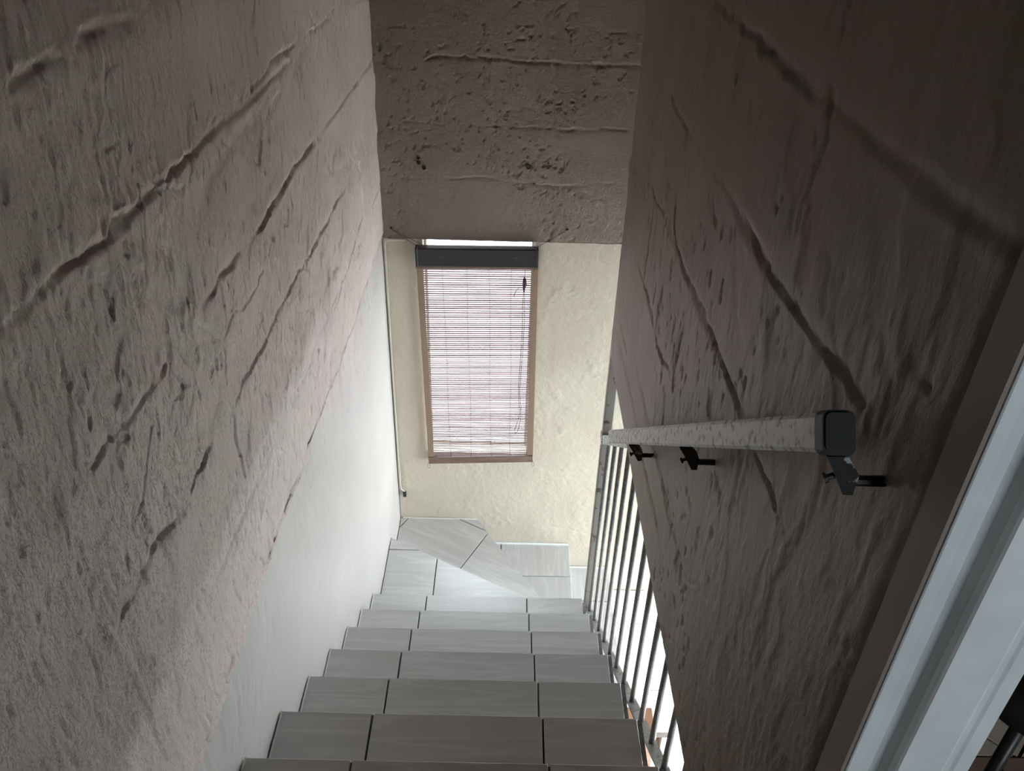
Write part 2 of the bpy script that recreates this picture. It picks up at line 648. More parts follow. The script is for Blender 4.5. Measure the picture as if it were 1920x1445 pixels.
# ------------------------------------------------------------------ left wall
LEFT_COURSES = [ZL, 0.505, 0.76, 1.015, 1.272, 1.512, 1.775, 2.03]
left_off = [0.0, 0.305, 0.04, 0.30, 0.03, 0.32, 0.08]


def left_joints(k):
    return [left_off[k] + 0.56 * n for n in range(-2, 5)]


LEFT_CRACKS = [  # (points on the wall as (y, z), depth, width, lip)
    ([(1.249, 1.02), (1.111, 1.018), (0.958, 1.019), (0.744, 1.016), (0.64, 1.012), (0.583, 1.011)], 7, 10, 5),
    ([(0.467, 1.017), (0.348, 1.023), (0.264, 1.015)], 6, 11, 6),
    ([(0.057, 1.006), (-0.008, 1.012), (-0.101, 1.012), (-0.208, 1.013)], 6, 10, 5),
    ([(1.62, 0.774), (1.346, 0.748), (1.172, 0.755), (0.945, 0.763), (0.701, 0.767), (0.512, 0.762), (0.383, 0.76), (0.321, 0.734)], 6, 8, 4),
    ([(0.302, 0.754), (0.307, 0.66), (0.305, 0.604), (0.306, 0.546)], 9, 6, 2),
    ([(0.161, 0.761), (0.089, 0.759), (0.04, 0.75)], 9, 6, 3),
    ([(-0.007, 0.741), (-0.101, 0.774), (-0.161, 0.769), (-0.204, 0.767), (-0.271, 0.755)], 10, 7, 4),
    ([(0.805, 1.214), (0.784, 1.117), (0.762, 1.048)], 5, 5, 1),
    ([(0.859, 0.992), (0.761, 0.956), (0.567, 0.903), (0.463, 0.904), (0.396, 0.922), (0.318, 0.91), (0.23, 0.955), (0.192, 0.966), (0.156, 0.943), (0.111, 0.922)], 3.5, 4, 1.5),
    ([(0.028, 1.454), (0.028, 1.413), (0.016, 1.336), (0.001, 1.295)], 5, 10, 2),
    ([(0.112, 1.47), (0.079, 1.428), (0.107, 1.409), (0.091, 1.373), (0.044, 1.368)], 3, 5, 1.5),
    ([(-0.139, 1.506), (-0.063, 1.513), (-0.019, 1.51), (0.009, 1.498), (0.05, 1.516), (0.115, 1.518), (0.24, 1.511)], 6, 11, 2),
    ([(-0.279, 1.273), (-0.203, 1.279), (-0.109, 1.273), (-0.018, 1.264), (0.013, 1.287), (0.089, 1.269), (0.146, 1.278), (0.266, 1.239)], 6, 8, 5),
    ([(0.208, 1.268), (0.262, 1.277), (0.337, 1.271), (0.435, 1.29), (0.538, 1.301), (0.675, 1.287), (0.801, 1.291), (0.906, 1.314), (1.106, 1.298), (1.228, 1.301), (1.499, 1.289), (1.711, 1.3)], 6, 8, 5),
    ([(1.578, 0.75), (1.354, 0.762)], 6, 6, 2),
    ([(-0.04, 0.957), (-0.095, 0.894), (-0.13, 0.859), (-0.18, 0.861)], 3.5, 5, 2),
    ([(-0.093, 0.848), (-0.099, 0.736), (-0.089, 0.675)], 4, 6, 2),
    ([(0.22, 0.672), (0.205, 0.613)], 4, 5, 1),
    ([(0.974, 0.626), (0.825, 0.656), (0.775, 0.62)], 4, 5, 2),
    ([(-0.195, 1.203), (-0.205, 1.162), (-0.183, 1.097), (-0.186, 1.064)], 6, 6, 3),
    ([(0.089, 0.471), (0.071, 0.405)], 4, 6, 1),
    ([(2.148, 0.564), (1.93, 0.536), (1.452, 0.494), (1.076, 0.461), (0.799, 0.486)], 4, 7, 3),
]


def left_h(S, Z):
    h = 0.007 * (fbm(S * 3.2, Z * 3.2, 3, 4) - 0.5)
    h += 0.0055 * (fbm(S * 16, Z * 9, 5, 4) - 0.5)
    # torn edges of successive coats of plaster, mostly in belts beside the joints
    zone = sstep(fbm(S * 1.7 + 3, Z * 1.9, 29, 3), 0.46, 0.62)
    for zc in LEFT_COURSES:
        zone = np.maximum(zone, 0.8 * np.exp(-((Z - zc + 0.02) / 0.045) ** 2))
    for k, (f1, f2, a) in enumerate(((2.2, 1.5, 0.0042), (4.2, 2.2, 0.0030), (9, 3.6, 0.0018))):
        n = fbm(S * f1 + 4.4 * k, Z * f2 + 1.7, 31 + 7 * k, 5, 0.55)
        h += a * (0.3 + 0.7 * zone) * sstep(n, 0.49, 0.504)
    # crusty streaks left by the brush
    cr = sstep(fbm(S * 2.1 + 9, Z * 2.1, 61, 3), 0.45, 0.62)
    n = fbm(S * 90, Z * 26, 63, 2, 0.6)
    h += (0.0004 + 0.0013 * cr) * sstep(n, 0.48, 0.70)
    course_lines(h, S, Z, LEFT_COURSES[1:-1], 0.003, 0.007, 81, 0.48, 0.68)
    # short upright nicks and pits
    dens = 0.74 - 0.10 * sstep(fbm(S * 2.6 + 1, Z * 2.2, 151, 3), 0.42, 0.62)
    nick = fbm(S * 68 + 1.5 * fbm(S * 9, Z * 9, 153, 2), Z * 17, 155, 2, 0.55)
    h -= 0.0028 * sstep(nick, dens, dens + 0.06)
    # loose, granular belts along the torn joints
    for zc in (1.285, 0.77):
        bel = np.exp(-((Z - zc + 0.03 * fbm(S * 4, Z * 0, 161, 2)) / 0.05) ** 2) * sstep(fbm(S * 2, Z * 2 + zc, 163, 2), 0.35, 0.6)
        h += 0.0050 * bel * (fbm(S * 75, Z * 45, 165, 3, 0.7) - 0.5)
    joint_lines(h, S, Z, LEFT_COURSES, left_joints, 0.002, 0.006, 91)
    for i, (pts, d, w, l) in enumerate(LEFT_CRACKS):
        crack(h, S, Z, pts, d / 1000, w / 1000, l / 1000, 200 + i)
    crack(h, S, Z, [(-0.9, ZL + 0.018), (0.4, ZL + 0.021), (1.3, ZL + 0.015), (2.36, ZL + 0.018)], 0.017, 0.015, 0.0, 260)
    # flaking belt just above the smooth part
    belt = np.exp(-((Z - ZL - 0.05) / 0.06) ** 2)
    h += 0.0045 * belt * (fbm(S * 26, Z * 14, 141, 4) - 0.45)
    return h + 0.003


wall_left = MB().box((-0.13, -3.2, -2.3), (-0.018, YB + 0.13, ZC)).box((-0.018, -3.2, -2.3), (-0.001, YB, -1.5)).box((-0.018, -3.2, ZF), (0, -0.9, ZC)).box((-0.018, -0.9, 2.03), (0, YB, ZC)) \
    .build('wall_left', M['plain_wall'])
tag(wall_left, kind='structure')
block_wall(wall_left, M['rough_left'], -0.9, YB, LEFT_COURSES, left_joints, 0.0042, left_h, 0, 0.0, 1, (-0.018, 0, 0), ragged=True)


def smooth_h(S, Z):
    h = 0.004 * (fbm(S * 2.2, Z * 2.2, 301, 3) - 0.5)
    h += 0.0014 * (fbm(S * 20, Z * 8, 305, 3) - 0.5)
    up = sstep(Z + 0.25 * (fbm(S * 2, Z * 0, 309, 2) - 0.5), -0.30, 0.18)
    n = fbm(S * 3.5 + 2, Z * 2.2, 311, 5, 0.58)
    h += 0.0026 * sstep(n, 0.53, 0.55) * up
    h -= 0.0022 * sstep(fbm(S * 55, Z * 14, 315, 2), 0.70, 0.77) * (0.3 + up)
    for i, (pts, d, w, l) in enumerate([([(0.62, 0.20), (0.60, 0.08)], 4, 8, 3), ([(0.95, 0.12), (0.90, -0.02)], 4, 8, 2), ([(0.30, 0.19), (0.24, 0.06), (0.27, -0.02)], 5, 9, 3),
                                        ([(1.3, 0.16), (1.26, 0.05)], 4, 8, 2), ([(0.05, 0.2), (0.02, 0.1)], 5, 8, 3), ([(1.62, 0.21), (1.55, 0.10), (1.57, 0.02)], 4, 8, 2), ([(0.42, 0.05), (0.38, -0.1)], 4, 7, 2)]):
        crack(h, S, Z, pts, d / 1000, w / 1000, l / 1000, 330 + i)
    return np.minimum(h - 0.0030, -0.0002)


s_ = cut_grid(-0.9, YB, [], 0.008)
z_ = cut_grid(-1.5, ZL + 0.008, [], 0.008)
S_, Z_ = np.meshgrid(s_, z_, indexing='ij')
V_, N_ = relief(s_, z_, smooth_h(S_, Z_), 0, 0.0, 1)
grid_obj('smooth_panel', V_, N_, 0, len(s_) - 1, 0, len(z_) - 1, M['smooth_left'], wall_left)

# ------------------------------------------------------------------ back wall
WX0, WX1, WZ0 = 0.176, 0.690, -0.965      # window opening, its head is at ZL
BACK_COURSES = [ZL, 0.527, 0.77, 1.028, 1.285, 1.54, 1.795]
back_j = [[], [0.463], [0.18, 0.742], [0.44, 1.0], [0.16, 0.72], [0.44, 1.0]]


def back_joints(k):
    return [0.75, 1.31] if k == 0 else [back_j[k][0] + 0.56 * n for n in range(-1, 4)]


def back_h(S, Z):
    h = 0.006 * (fbm(S * 3, Z * 3, 401, 3) - 0.5)
    h += 0.0025 * (fbm(S * 14, Z * 14, 405, 3) - 0.5)
    pit = fbm(S * 58, Z * 58, 409, 2)
    zone = sstep(fbm(S * 4, Z * 4, 411, 2), 0.42, 0.6)
    h -= 0.0045 * zone * sstep(pit, 0.70, 0.80)
    h += 0.0025 * sstep(fbm(S * 30, Z * 22, 415, 3), 0.52, 0.7) * sstep(Z, 0.62, 0.3)
    joint_lines(h, S, Z, BACK_COURSES, back_joints, 0.002, 0.006, 421)
    C = [([(0.225, 1.025), (0.26, 1.037), (0.5, 1.03), (0.74, 1.018), (0.9, 1.018), (1.08, 1.02)], 11, 9, 4),
         ([(0.12, 0.775), (0.4, 0.765), (0.7, 0.762), (0.8, 0.755), (0.95, 0.765), (1.15, 0.76)], 7, 9, 4),
         ([(0.10, 0.53), (0.3, 0.535), (0.48, 0.54), (0.62, 0.52), (0.8, 0.515), (1.0, 0.535)], 8, 11, 4),
         ([(0.742, 1.02), (0.742, 0.9), (0.745, 0.775)], 2, 8, 1),
         ([(0.447, 1.25), (0.45, 1.10), (0.445, 1.075)], 3, 7, 1),
         ([(0.485, 0.70), (0.47, 0.61), (0.455, 0.555)], 5, 7, 1),
         ([(0.33, 0.965), (0.38, 0.975)], 5, 5, 2), ([(0.95, 1.14), (1.01, 1.138)], 7, 6, 2)]
    for i, (pts, d, w, l) in enumerate(C):
        crack(h, S, Z, pts, d / 1000, w / 1000, l / 1000, 430 + i)
    return h + 0.004


wall_back = (MB().box((-0.13, YB + 0.018, -2.3), (WX0, YB + 0.13, ZL)).box((WX1, YB + 0.018, -2.3), (3.3, YB + 0.13, ZL))
             .box((WX0, YB + 0.018, -2.3), (WX1, YB + 0.13, WZ0)).box((-0.13, YB + 0.018, ZL), (3.3, YB + 0.13, ZC))
             .box((1.5, YB, -2.3), (3.3, YB + 0.018, ZF)).box((0, YB, 1.795), (1.40, YB + 0.018, ZC))
             .build('wall_back', M['cream']))
tag(wall_back, kind='structure')
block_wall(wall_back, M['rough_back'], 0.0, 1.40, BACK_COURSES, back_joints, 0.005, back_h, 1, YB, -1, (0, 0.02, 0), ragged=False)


def cream_h(S, Z):
    h = 0.005 * (fbm(S * 4, Z * 4, 501, 3) - 0.5)
    h += 0.0012 * (fbm(S * 26, Z * 26, 503, 3) - 0.5)
    h += 0.0011 * sstep(fbm(S * 6, Z * 5, 507, 5, 0.6), 0.57, 0.6)
    bl = sstep(fbm(S * 30, Z * 30, 511, 2), 0.66, 0.76) * sstep(fbm(S * 5 + 3, Z * 5, 513, 2), 0.5, 0.65)
    h += 0.0018 * bl
    C = [([(0.84, -1.475), (0.95, -1.50), (1.06, -1.53), (1.3, -1.53)], 3, 7, 2), ([(0.84, -1.475), (0.845, -1.30), (0.86, -1.14)], 1.8, 6, 1),
         ([(0.78, -1.106), (0.9, -1.12), (1.03, -1.117)], 3, 7, 2), ([(0.755, 0.22), (0.80, 0.12), (0.77, -0.02), (0.80, -0.2), (0.79, -0.5)], 1.0, 16, 0.8),
         ([(0.742, -0.72), (0.725, -0.80)], 3, 6, 4), ([(0.30, -1.13), (0.33, -1.22)], 2, 6, 3), ([(0.86, -0.02), (0.92, -0.03), (0.97, -0.02)], 2, 5, 2)]
    for i, (pts, d, w, l) in enumerate(C):
        crack(h, S, Z, pts, d / 1000, w / 1000, l / 1000, 530 + i)
    # plaster rolls over at the window opening
    for xe, sg in ((WX0, -1), (WX1, 1)):
        dd = (S - xe) * sg
        h -= 0.012 * np.exp(-(np.clip(dd, 0, 9) / 0.014) ** 2) * (dd >= -1e-6) * (Z > WZ0)
    return h - 0.002


for xa, xb in ((0.012, 0.36), (0.33, 0.60), (0.57, 1.12)):
    pts = [(xa + (xb - xa) * t / 14, YB - 0.0025, ZL + 0.001 + 0.0016 * math.sin(5.1 * t + 9 * xa)) for t in range(15)]
    MB().tube(pts, [0.0008 + 0.0007 * abs(math.sin(2.3 * t + 3 * xa)) for t in range(15)], 6).build('crack', M['plug_hole'], wall_back, True)
s_ = cut_grid(0.0, 1.5, [WX0, WX1], 0.009)
z_ = cut_grid(-2.16, ZL, [WZ0], 0.009)
S_, Z_ = np.meshgrid(s_, z_, indexing='ij')
V_, N_ = relief(s_, z_, cream_h(S_, Z_), 1, YB, -1)
iw0, iw1 = int(np.argmin(abs(s_ - WX0))), int(np.argmin(abs(s_ - WX1)))
jw = int(np.argmin(abs(z_ - WZ0)))
nS, nZ = len(s_) - 1, len(z_) - 1
grid_obj('plaster_panel', V_, N_, 0, iw0, jw, nZ, M['cream'], wall_back, (0, 1, 0, 0), (0, 0.03, 0))
grid_obj('plaster_panel', V_, N_, iw1, nS, jw, nZ, M['cream'], wall_back, (1, 0, 0, 0), (0, 0.03, 0))
grid_obj('plaster_panel', V_, N_, 0, nS, 0, jw, M['cream'], wall_back, (0, 0, 0, 1), (0, 0.03, 0))

# ------------------------------------------------------------------ right wall
YE = -0.578            # plaster stops at the door frame
RIGHT_COURSES = [ZR, 0.52, 0.63, 0.838, 1.073, 1.297, 1.522, 1.78, 2.03]
right_off = [-0.17, 0.31, -0.12, 0.30, 0.505, -0.19, 0.18, 0.0]


def right_joints(k):
    return [right_off[k] + 0.56 * n for n in range(-2, 4)]


RIGHT_CRACKS = [
    ([(0.719, 1.307), (0.593, 1.296), (0.497, 1.292), (0.313, 1.295), (0.219, 1.29)], 5, 8, 3),
    ([(0.505, 1.295), (0.507, 1.232), (0.532, 1.169), (0.494, 1.092), (0.436, 1.071), (0.307, 1.064), (0.273, 1.037)], 6, 7, 3),
    ([(0.273, 1.037), (0.289, 0.971), (0.304, 0.852), (0.29, 0.836)], 5, 7, 2),
    ([(0.821, 1.082), (0.738, 1.07), (0.616, 1.073)], 4, 7, 2),
    ([(0.744, 1.067), (0.74, 0.99), (0.744, 0.863), (0.749, 0.846), (0.625, 0.838), (0.543, 0.827), (0.496, 0.812), (0.316, 0.85)], 5, 7, 2),
    ([(0.951, 0.849), (0.749, 0.846)], 4, 7, 2),
    ([(0.261, 1.076), (0.165, 1.083), (0.068, 1.077), (-0.013, 1.077), (-0.108, 1.072)], 5, 8, 3),
    ([(0.411, 1.528), (0.268, 1.523), (0.05, 1.524), (-0.076, 1.516), (-0.148, 1.516)], 7, 12, 4),
    ([(-0.183, 1.519), (-0.2, 1.484), (-0.191, 1.446), (-0.184, 1.378)], 5, 9, 2),
    ([(0.023, 1.301), (-0.075, 1.292), (-0.166, 1.293), (-0.22, 1.299), (-0.281, 1.301), (-0.332, 1.297), (-0.384, 1.297)], 6, 8, 4),
    ([(-0.288, 1.305), (-0.353, 1.304), (-0.416, 1.306), (-0.445, 1.307)], 8, 9, 5),
    ([(-0.502, 1.384), (-0.531, 1.385)], 8, 7, 3),
    ([(0.486, 0.518), (0.327, 0.521), (0.221, 0.524), (0.139, 0.518)], 4, 7, 2),
    ([(-0.217, 1.073), (-0.274, 1.072), (-0.346, 1.075), (-0.395, 1.071)], 6, 7, 2),
    ([(-0.144, 1.005), (-0.126, 0.959), (-0.11, 0.908), (-0.075, 0.872), (-0.053, 0.817)], 3, 4, 1),
    ([(-0.175, 1.029), (-0.178, 0.962), (-0.173, 0.9)], 3, 5, 2),
    ([(0.28, 0.637), (0.179, 0.607), (0.094, 0.629), (-0.007, 0.618), (-0.17, 0.729)], 3, 7, 2),
    ([(1.033, 0.655), (0.818, 0.638), (0.75, 0.629)], 4, 7, 2),
    ([(1.1, 0.567), (0.881, 0.567)], 4, 7, 2),
]


def right_h(S, Z):
    h = 0.006 * (fbm(S * 3.0, Z * 3.0, 603, 4) - 0.5)
    h += 0.0035 * (fbm(S * 18, Z * 9, 605, 4) - 0.5)
    n = fbm(S * 3.2, Z * 2.0, 631, 5, 0.58)
    h += 0.002 * sstep(n, 0.49, 0.52)
    h += 0.0013 * sstep(fbm(S * 80, Z * 22, 663, 3, 0.6), 0.50, 0.72) * (0.3 + sstep(fbm(S * 2, Z * 2, 665, 2), 0.4, 0.65))
    # scraped, crusty patch around the upper end of the handrail
    patch = np.exp(-(((S + 0.50) / 0.14) ** 2 + ((Z - 1.32) / 0.11) ** 2))
    h += 0.011 * patch * (fbm(S * 48, Z * 15, 671, 4, 0.6) - 0.42)
    pit = sstep(fbm(S * 50, Z * 34, 681, 2), 0.72, 0.8)
    h -= 0.003 * pit * sstep(fbm(S * 3, Z * 3, 683, 2), 0.4, 0.6)
    joint_lines(h, S, Z, RIGHT_COURSES, right_joints, 0.0012, 0.006, 691)
    course_lines(h, S, Z, RIGHT_COURSES[1:-1], 0.0025, 0.008, 695, 0.45, 0.7)
    for i, (pts, d, w, l) in enumerate(RIGHT_CRACKS):
        crack(h, S, Z, pts, d / 1000, w / 1000, l / 1000, 700 + i)
    # rounded far end and a knocked-off lower corner, rounded edge at the door frame
    h -= 0.012 * np.exp(-((YR - S) / 0.012) ** 2)
    h -= 0.02 * np.exp(-(((YR - S) / 0.03) ** 2 + ((Z - ZR) / 0.025) ** 2))
    h -= 0.006 * np.exp(-((S - YE) / 0.008) ** 2)
    h *= 0.25 + 0.75 * sstep(Z, ZR, ZR + 0.03)
    return h + 0.002


wall_right = (MB().box((XR + 0.018, YE, ZR + 0.004), (1.035, YR - 0.006, ZC)).box((XR, YE, 2.03), (XR + 0.018, YR, ZC))
              .box((XR, -3.2, ZF), (1.035, -1.50, ZC)).box((XR, -1.50, 2.56), (1.035, YE, ZC)).box((XR + 0.01, -3.2, 0.388), (1.035, YE, ZF))
              .build('wall_right', M['rough_right']))
tag(wall_right, kind='structure')
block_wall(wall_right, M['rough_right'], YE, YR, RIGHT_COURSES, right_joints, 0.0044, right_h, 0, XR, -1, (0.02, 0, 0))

# ------------------------------------------------------------------ rest of the shell
ceil = MB().box((-0.13, -3.3, ZC), (3.75, YB + 0.13, ZC + 0.12)).build('ceiling', M['dark_ceiling'])
tag(ceil, kind='structure')
slab = MB().box((1.035, -3.3, ZR + 0.004), (3.75, YR, ZF - 0.012)).box((1.40, YR, ZR + 0.004), (3.75, YB, ZF - 0.012)) \
    .box((-0.018, -3.3, 0.30), (XR + 0.01, -0.98, ZF - 0.012)).build('floor', M['grout'])
tag(slab, kind='structure')
w = MB().box((1.035, YR - 0.1, ZF), (3.75, YR, ZC)).box((1.40, YR, ZF), (1.5, YB, ZC)).build('wall_far', M['plain_wall'])  # unseen void wall set close in, to cut light on the upper walls
tag(w, kind='structure')
# rear wall with the upper room's window
UX0, UX1, UZ0, UZ1 = 1.25, 1.91, 1.2, 2.1
w = (MB().box((-0.13, -3.3, ZG), (UX0, -3.2, ZC)).box((UX1, -3.3, ZG), (3.75, -3.2, ZC)).box((UX0, -3.3, ZG), (UX1, -3.2, UZ0))
     .box((UX0, -3.3, UZ1), (UX1, -3.2, ZC)).build('wall_rear', M['plain_wall']))
tag(w, kind='structure')
w = (MB().box((3.65, -3.2, ZF - 0.012), (3.75, -1.6, ZC)).box((3.65, -1.2, ZF - 0.012), (3.75, YR, ZC)).box((3.65, -1.6, ZF - 0.012), (3.75, -1.2, 1.3))
     .box((3.65, -1.6, 1.8), (3.75, -1.2, ZC)).build('wall_room', M['plain_wall']))
tag(w, kind='structure')
# ground-floor side wall with the glazed sliding door
w = (MB().box((3.2, -3.2, -2.3), (3.3, -0.55, ZR)).box((3.2, 2.26, -2.3), (3.3, YB + 0.018, ZR)).box((3.2, -0.55, 0.06), (3.3, 2.26, ZR))
     .build('wall_lower', M['cream']))
tag(w, kind='structure')

window_1 = tag(empty('window_1', (0, 0, 0)), kind='structure')
f = MB()
y0, y1 = YB + 0.085, YB + 0.115
FT = 0.012
for a, b in (((WX0, y0, WZ0), (WX0 + FT, y1, ZL)), ((WX1 - FT, y0, WZ0), (WX1, y1, ZL)), ((WX0 + FT, y0, WZ0), (WX1 - FT, y1, WZ0 + FT)), ((WX0 + FT, y0, ZL - 0.006), (WX1 - FT, y1, ZL))):
    f.box(a, b)
f.build('window_frame', M['win_steel'], window_1)
MB().box((WX0 + 0.01, YB + 0.098, WZ0 + 0.01), (WX1 - 0.01, YB + 0.102, ZL - 0.005)).build('pane', M['glass'], window_1)
MB().box((WX0, YB + 0.0, WZ0 - 0.02), (WX1, YB + 0.085, WZ0 + 0.002)).build('window_sill', M['cream'], window_1)

door_2 = tag(empty('door_2', (3.25, 1.1, ZG)), kind='structure')
door_2.location = (0, 0, 0)
f = MB()
for a in (-0.55, 0.37, 1.29, 2.22):
    f.box((3.23, a, ZG), (3.27, a + 0.04, 0.06))
f.box((3.23, -0.51, ZG), (3.27, 2.22, ZG + 0.05)).box((3.23, -0.51, 0.02), (3.27, 2.22, 0.06))
f.build('door_frame', M['dark_steel'], door_2)
for a in (-0.51, 0.41, 1.33):
    MB().box((3.248, a - 0.005, ZG + 0.04), (3.252, a + 0.89, 0.03)).build('pane', M['glass'], door_2)

window_2 = tag(empty('window_2', (0, 0, 0)), kind='structure')
f = MB()
for a in (UX0, UX1 - 0.03):
    f.box((a, -3.27, UZ0), (a + 0.03, -3.23, UZ1))
f.box((UX0 + 0.03, -3.27, UZ0), (UX1 - 0.03, -3.23, UZ0 + 0.03)).box((UX0 + 0.03, -3.27, UZ1 - 0.03), (UX1 - 0.03, -3.23, UZ1))
f.build('window_frame', M['frame_paint'], window_2)
MB().box((UX0 + 0.025, -3.252, UZ0 + 0.025), (UX1 - 0.025, -3.248, UZ1 - 0.025)).build('pane', M['glass'], window_2)

added_window = tag(empty('added_window', (0, 0, 0)), kind='structure')  # unseen window, added to brighten the room floor and near left wall
f = MB()
for a in (-1.6, -1.225):
    f.box((3.68, a, 1.3), (3.72, a + 0.025, 1.8))
f.box((3.68, -1.575, 1.3), (3.72, -1.225, 1.325)).box((3.68, -1.575, 1.775), (3.72, -1.225, 1.8))
f.build('window_frame', M['frame_paint'], added_window)
MB().box((3.698, -1.58, 1.32), (3.702, -1.22, 1.78)).build('pane', M['glass'], added_window)

# ground floor: white tiles
gf = MB().box((-0.13, -3.3, ZG - 0.15), (3.3, YB + 0.018, ZG - 0.012)).build('floor_lower', M['grout'])
tag(gf, kind='structure')
tm = MB().box((0.002, 0.002, -0.012), (0.498, 0.498, 0), 0.002)
proto = None
for i in range(0, 7):
    for j in range(-1, 7):
        x0, y0 = 0.0 + 0.5 * i - 0.1, YB - 0.5 * (j + 1) + 0.012
        if y0 < -1.2 or x0 > 2.9:
            continue
        if y0 + 0.5 > YB + 0.02 or x0 < -0.001:
            continue
        if proto is None:
            proto = tm.build('tile', M['ground_tile'], gf); o = proto
        else:
            o = link(bpy.data.objects.new('tile', proto.data), gf)
        o.location = (x0, y0, ZG)

# upper room floor: beige diagonal tiles with a brown border strip, dark threshold
for poly, mat_ in (
        [(((1.05, -0.308 + 0.004), (3.6, -0.304), (3.6, YR - 0.1), (1.05, YR - 0.1)), 'room_tile')]):
    c0 = np.array([1.405, -0.308])
    d1 = np.array([0.038, -0.038]) / np.hypot(0.038, 0.038)
    polys = [ccw([tuple(p) for p in poly])]
    T = 0.30
    for k in range(-9, 9):
        n = np.array([-d1[1], d1[0]])
        a = c0 + n * T * k
        polys = split(polys, tuple(a), tuple(a + d1), 0.005)
        a = c0 + d1 * T * k
        polys = split(polys, tuple(a), tuple(a + n), 0.005)
    for q in polys:
        if max(p[0] for p in q) > 2.6 or max(p[1] for p in q) > 0.9 or abs(area2(q)) < 0.002:
            continue
        MB().prism(ccw(q), ZF - 0.012, ZF, 0.0).build('tile', M[mat_], slab)
for i in range(8):
    MB().box((1.05 + 0.32 * i, -0.62, ZF - 0.012), (1.05 + 0.32 * i + 0.315, -0.308, ZF), 0.0).build('tile', M['room_strip'], slab)
for i in range(8):
    for j in range(6):
        MB().box((1.05 + 0.32 * i, -0.945 - 0.32 * j, ZF - 0.012), (1.365 + 0.32 * i - 0.002, -0.63 - 0.32 * j, ZF)).build('tile', M['room_tile'], slab)
for i in range(3):
    for j in range(5):
        MB().box((0.0 + 0.3 * i, -1.30 - 0.44 * j, ZF - 0.012), (0.295 + 0.3 * i, -0.865 - 0.44 * j - 0.005, ZF)).build('tile', M['tile'], slab)

# ------------------------------------------------------------------ door frame of the upper room (door_1)
door_1 = tag(empty('door_1', (0, 0, 0)), kind='structure')


def jamb_profile(sg, yo):
    """pressed-steel jamb: plan profile from the stair side to the room side"""
    p = [(XR + 0.001, -0.578), (XR + 0.001, -0.6145), (XR + 0.0045, -0.618), (0.921, -0.618), (0.929, -0.6192), (0.9345, -0.6230), (0.937, -0.632),
         (0.937, -0.6395), (0.9385, -0.642), (0.978, -0.642), (0.981, -0.6405), (0.986, -0.6405), (0.989, -0.642), (1.0025, -0.642), (1.005, -0.6395), (1.005, -0.60), (XR + 0.02, -0.578)]
    return p


pr = jamb_profile(1, 0)
n_ = len(pr)
mb = MB()
vs = [(x, y, z) for z in (ZF, 2.56) for x, y in pr]
# the flange on the stair side is coloured darker to stand for its shade
flange = MB().prism(ccw([(XR - 0.0005, -0.579), (XR - 0.0005, -0.6155), (XR + 0.003, -0.6155), (XR + 0.003, -0.579)]), ZF, 2.56)
flange.build('frame_flange', M['frame_shaded'], door_1)
body = [(XR + 0.0035, -0.6170)] + pr[2:-1] + [(XR + 0.0035, -0.600)]
mb = MB().prism(ccw(body), ZF, 2.56)
mb.build('door_jamb', M['frame_paint'], door_1)
body2 = [(x, -2.118 - y) for x, y in body]
MB().prism(ccw(body2), ZF, 2.56).build('door_jamb', M['frame_paint'], door_1)
MB().box((XR + 0.0005, -1.50, 2.50), (1.011, -0.618, 2.56)).build('door_head', M['frame_paint'], door_1)
MB().box((XR, -1.48, ZF - 0.01), (1.035, -0.64, ZF + 0.004)).build('threshold', M['room_strip'], door_1)

# ------------------------------------------------------------------ staircase
stair = tag(empty('staircase', (0, 0, 0)), 'straight then winding staircase clad in pale veined tiles with dark joints', 'staircase')
J1, J2 = 0.2415, 0.6897
G = 0.0055


def add_tiles(tread, polys, z, ang):
    """tiles as own objects whose local x runs along the veins"""
    ca, sa = math.cos(-ang), math.sin(-ang)
    for q in polys:
        q = ccw(q)
        cx = sum(p[0] for p in q) / len(q); cy = sum(p[1] for p in q) / len(q)
        loc = [((x - cx) * ca - (y - cy) * sa, (x - cx) * sa + (y - cy) * ca) for x, y in q]
        o = MB().prism(loc, -0.010, 0.0, 0.0012).build('tile', M['tile'], tread)
        o.location = (cx, cy, z)
        o.rotation_euler = (0, 0, ang)


def make_tread(poly, z, cuts, ang, edge=0.004):
    base = MB().prism(ccw(poly), z - 0.055, z - 0.010).build('tread', M['core'], stair)
    polys = [inset(ccw(poly), 0.0)]
    for a, b in cuts:
        polys = split(polys, a, b, G)
    add_tiles(base, polys, z, ang)
    return base


for k in range(-2, 7):
    z = -k * RISE
    y0, y1 = (k - 1) * RUN - 0.012, k * RUN
    xl = 0.0008 if k > -2 else 0.016
    t = make_tread([(xl, y0), (W, y0), (W, y1), (xl, y1)], z, [((J1, 0), (J1, 1)), ((J2, 0), (J2, 1))], 0.0)
    MB().box((0.0004, y0 + 0.012, z - 0.006), (xl + 0.0035, y1 - 0.001, z + 0.0025)).build('grout_bead', M['bead'], stair) if k > -2 else None
    MB().box((xl + 0.002, y1 - 0.030, z - RISE + 0.001), (W - 0.002, y1 - 0.016, z - 0.055)).build('riser', M['tile'], stair)
    if k > -2:
        MB().box((W + 0.0015, y0 + 0.012, z - 0.045), (W + 0.0125, y1 - (0.022 if k == 6 else 0.004), z - 0.002)).build('edge_strip', M['dark_steel'], stair)
# top landing edge
make_tread([(0.016, -0.978), (XR - 0.004, -0.978), (XR - 0.004, -3 * RUN), (0.016, -3 * RUN)], ZF, [((J1, 0), (J1, 1)), ((J2, 0), (J2, 1))], 0.0)
MB().box((0.016, -3 * RUN - 0.03, ZF - RISE + 0.001), (XR - 0.004, -3 * RUN - 0.016, ZF - 0.055)).build('riser', M['tile'], stair)
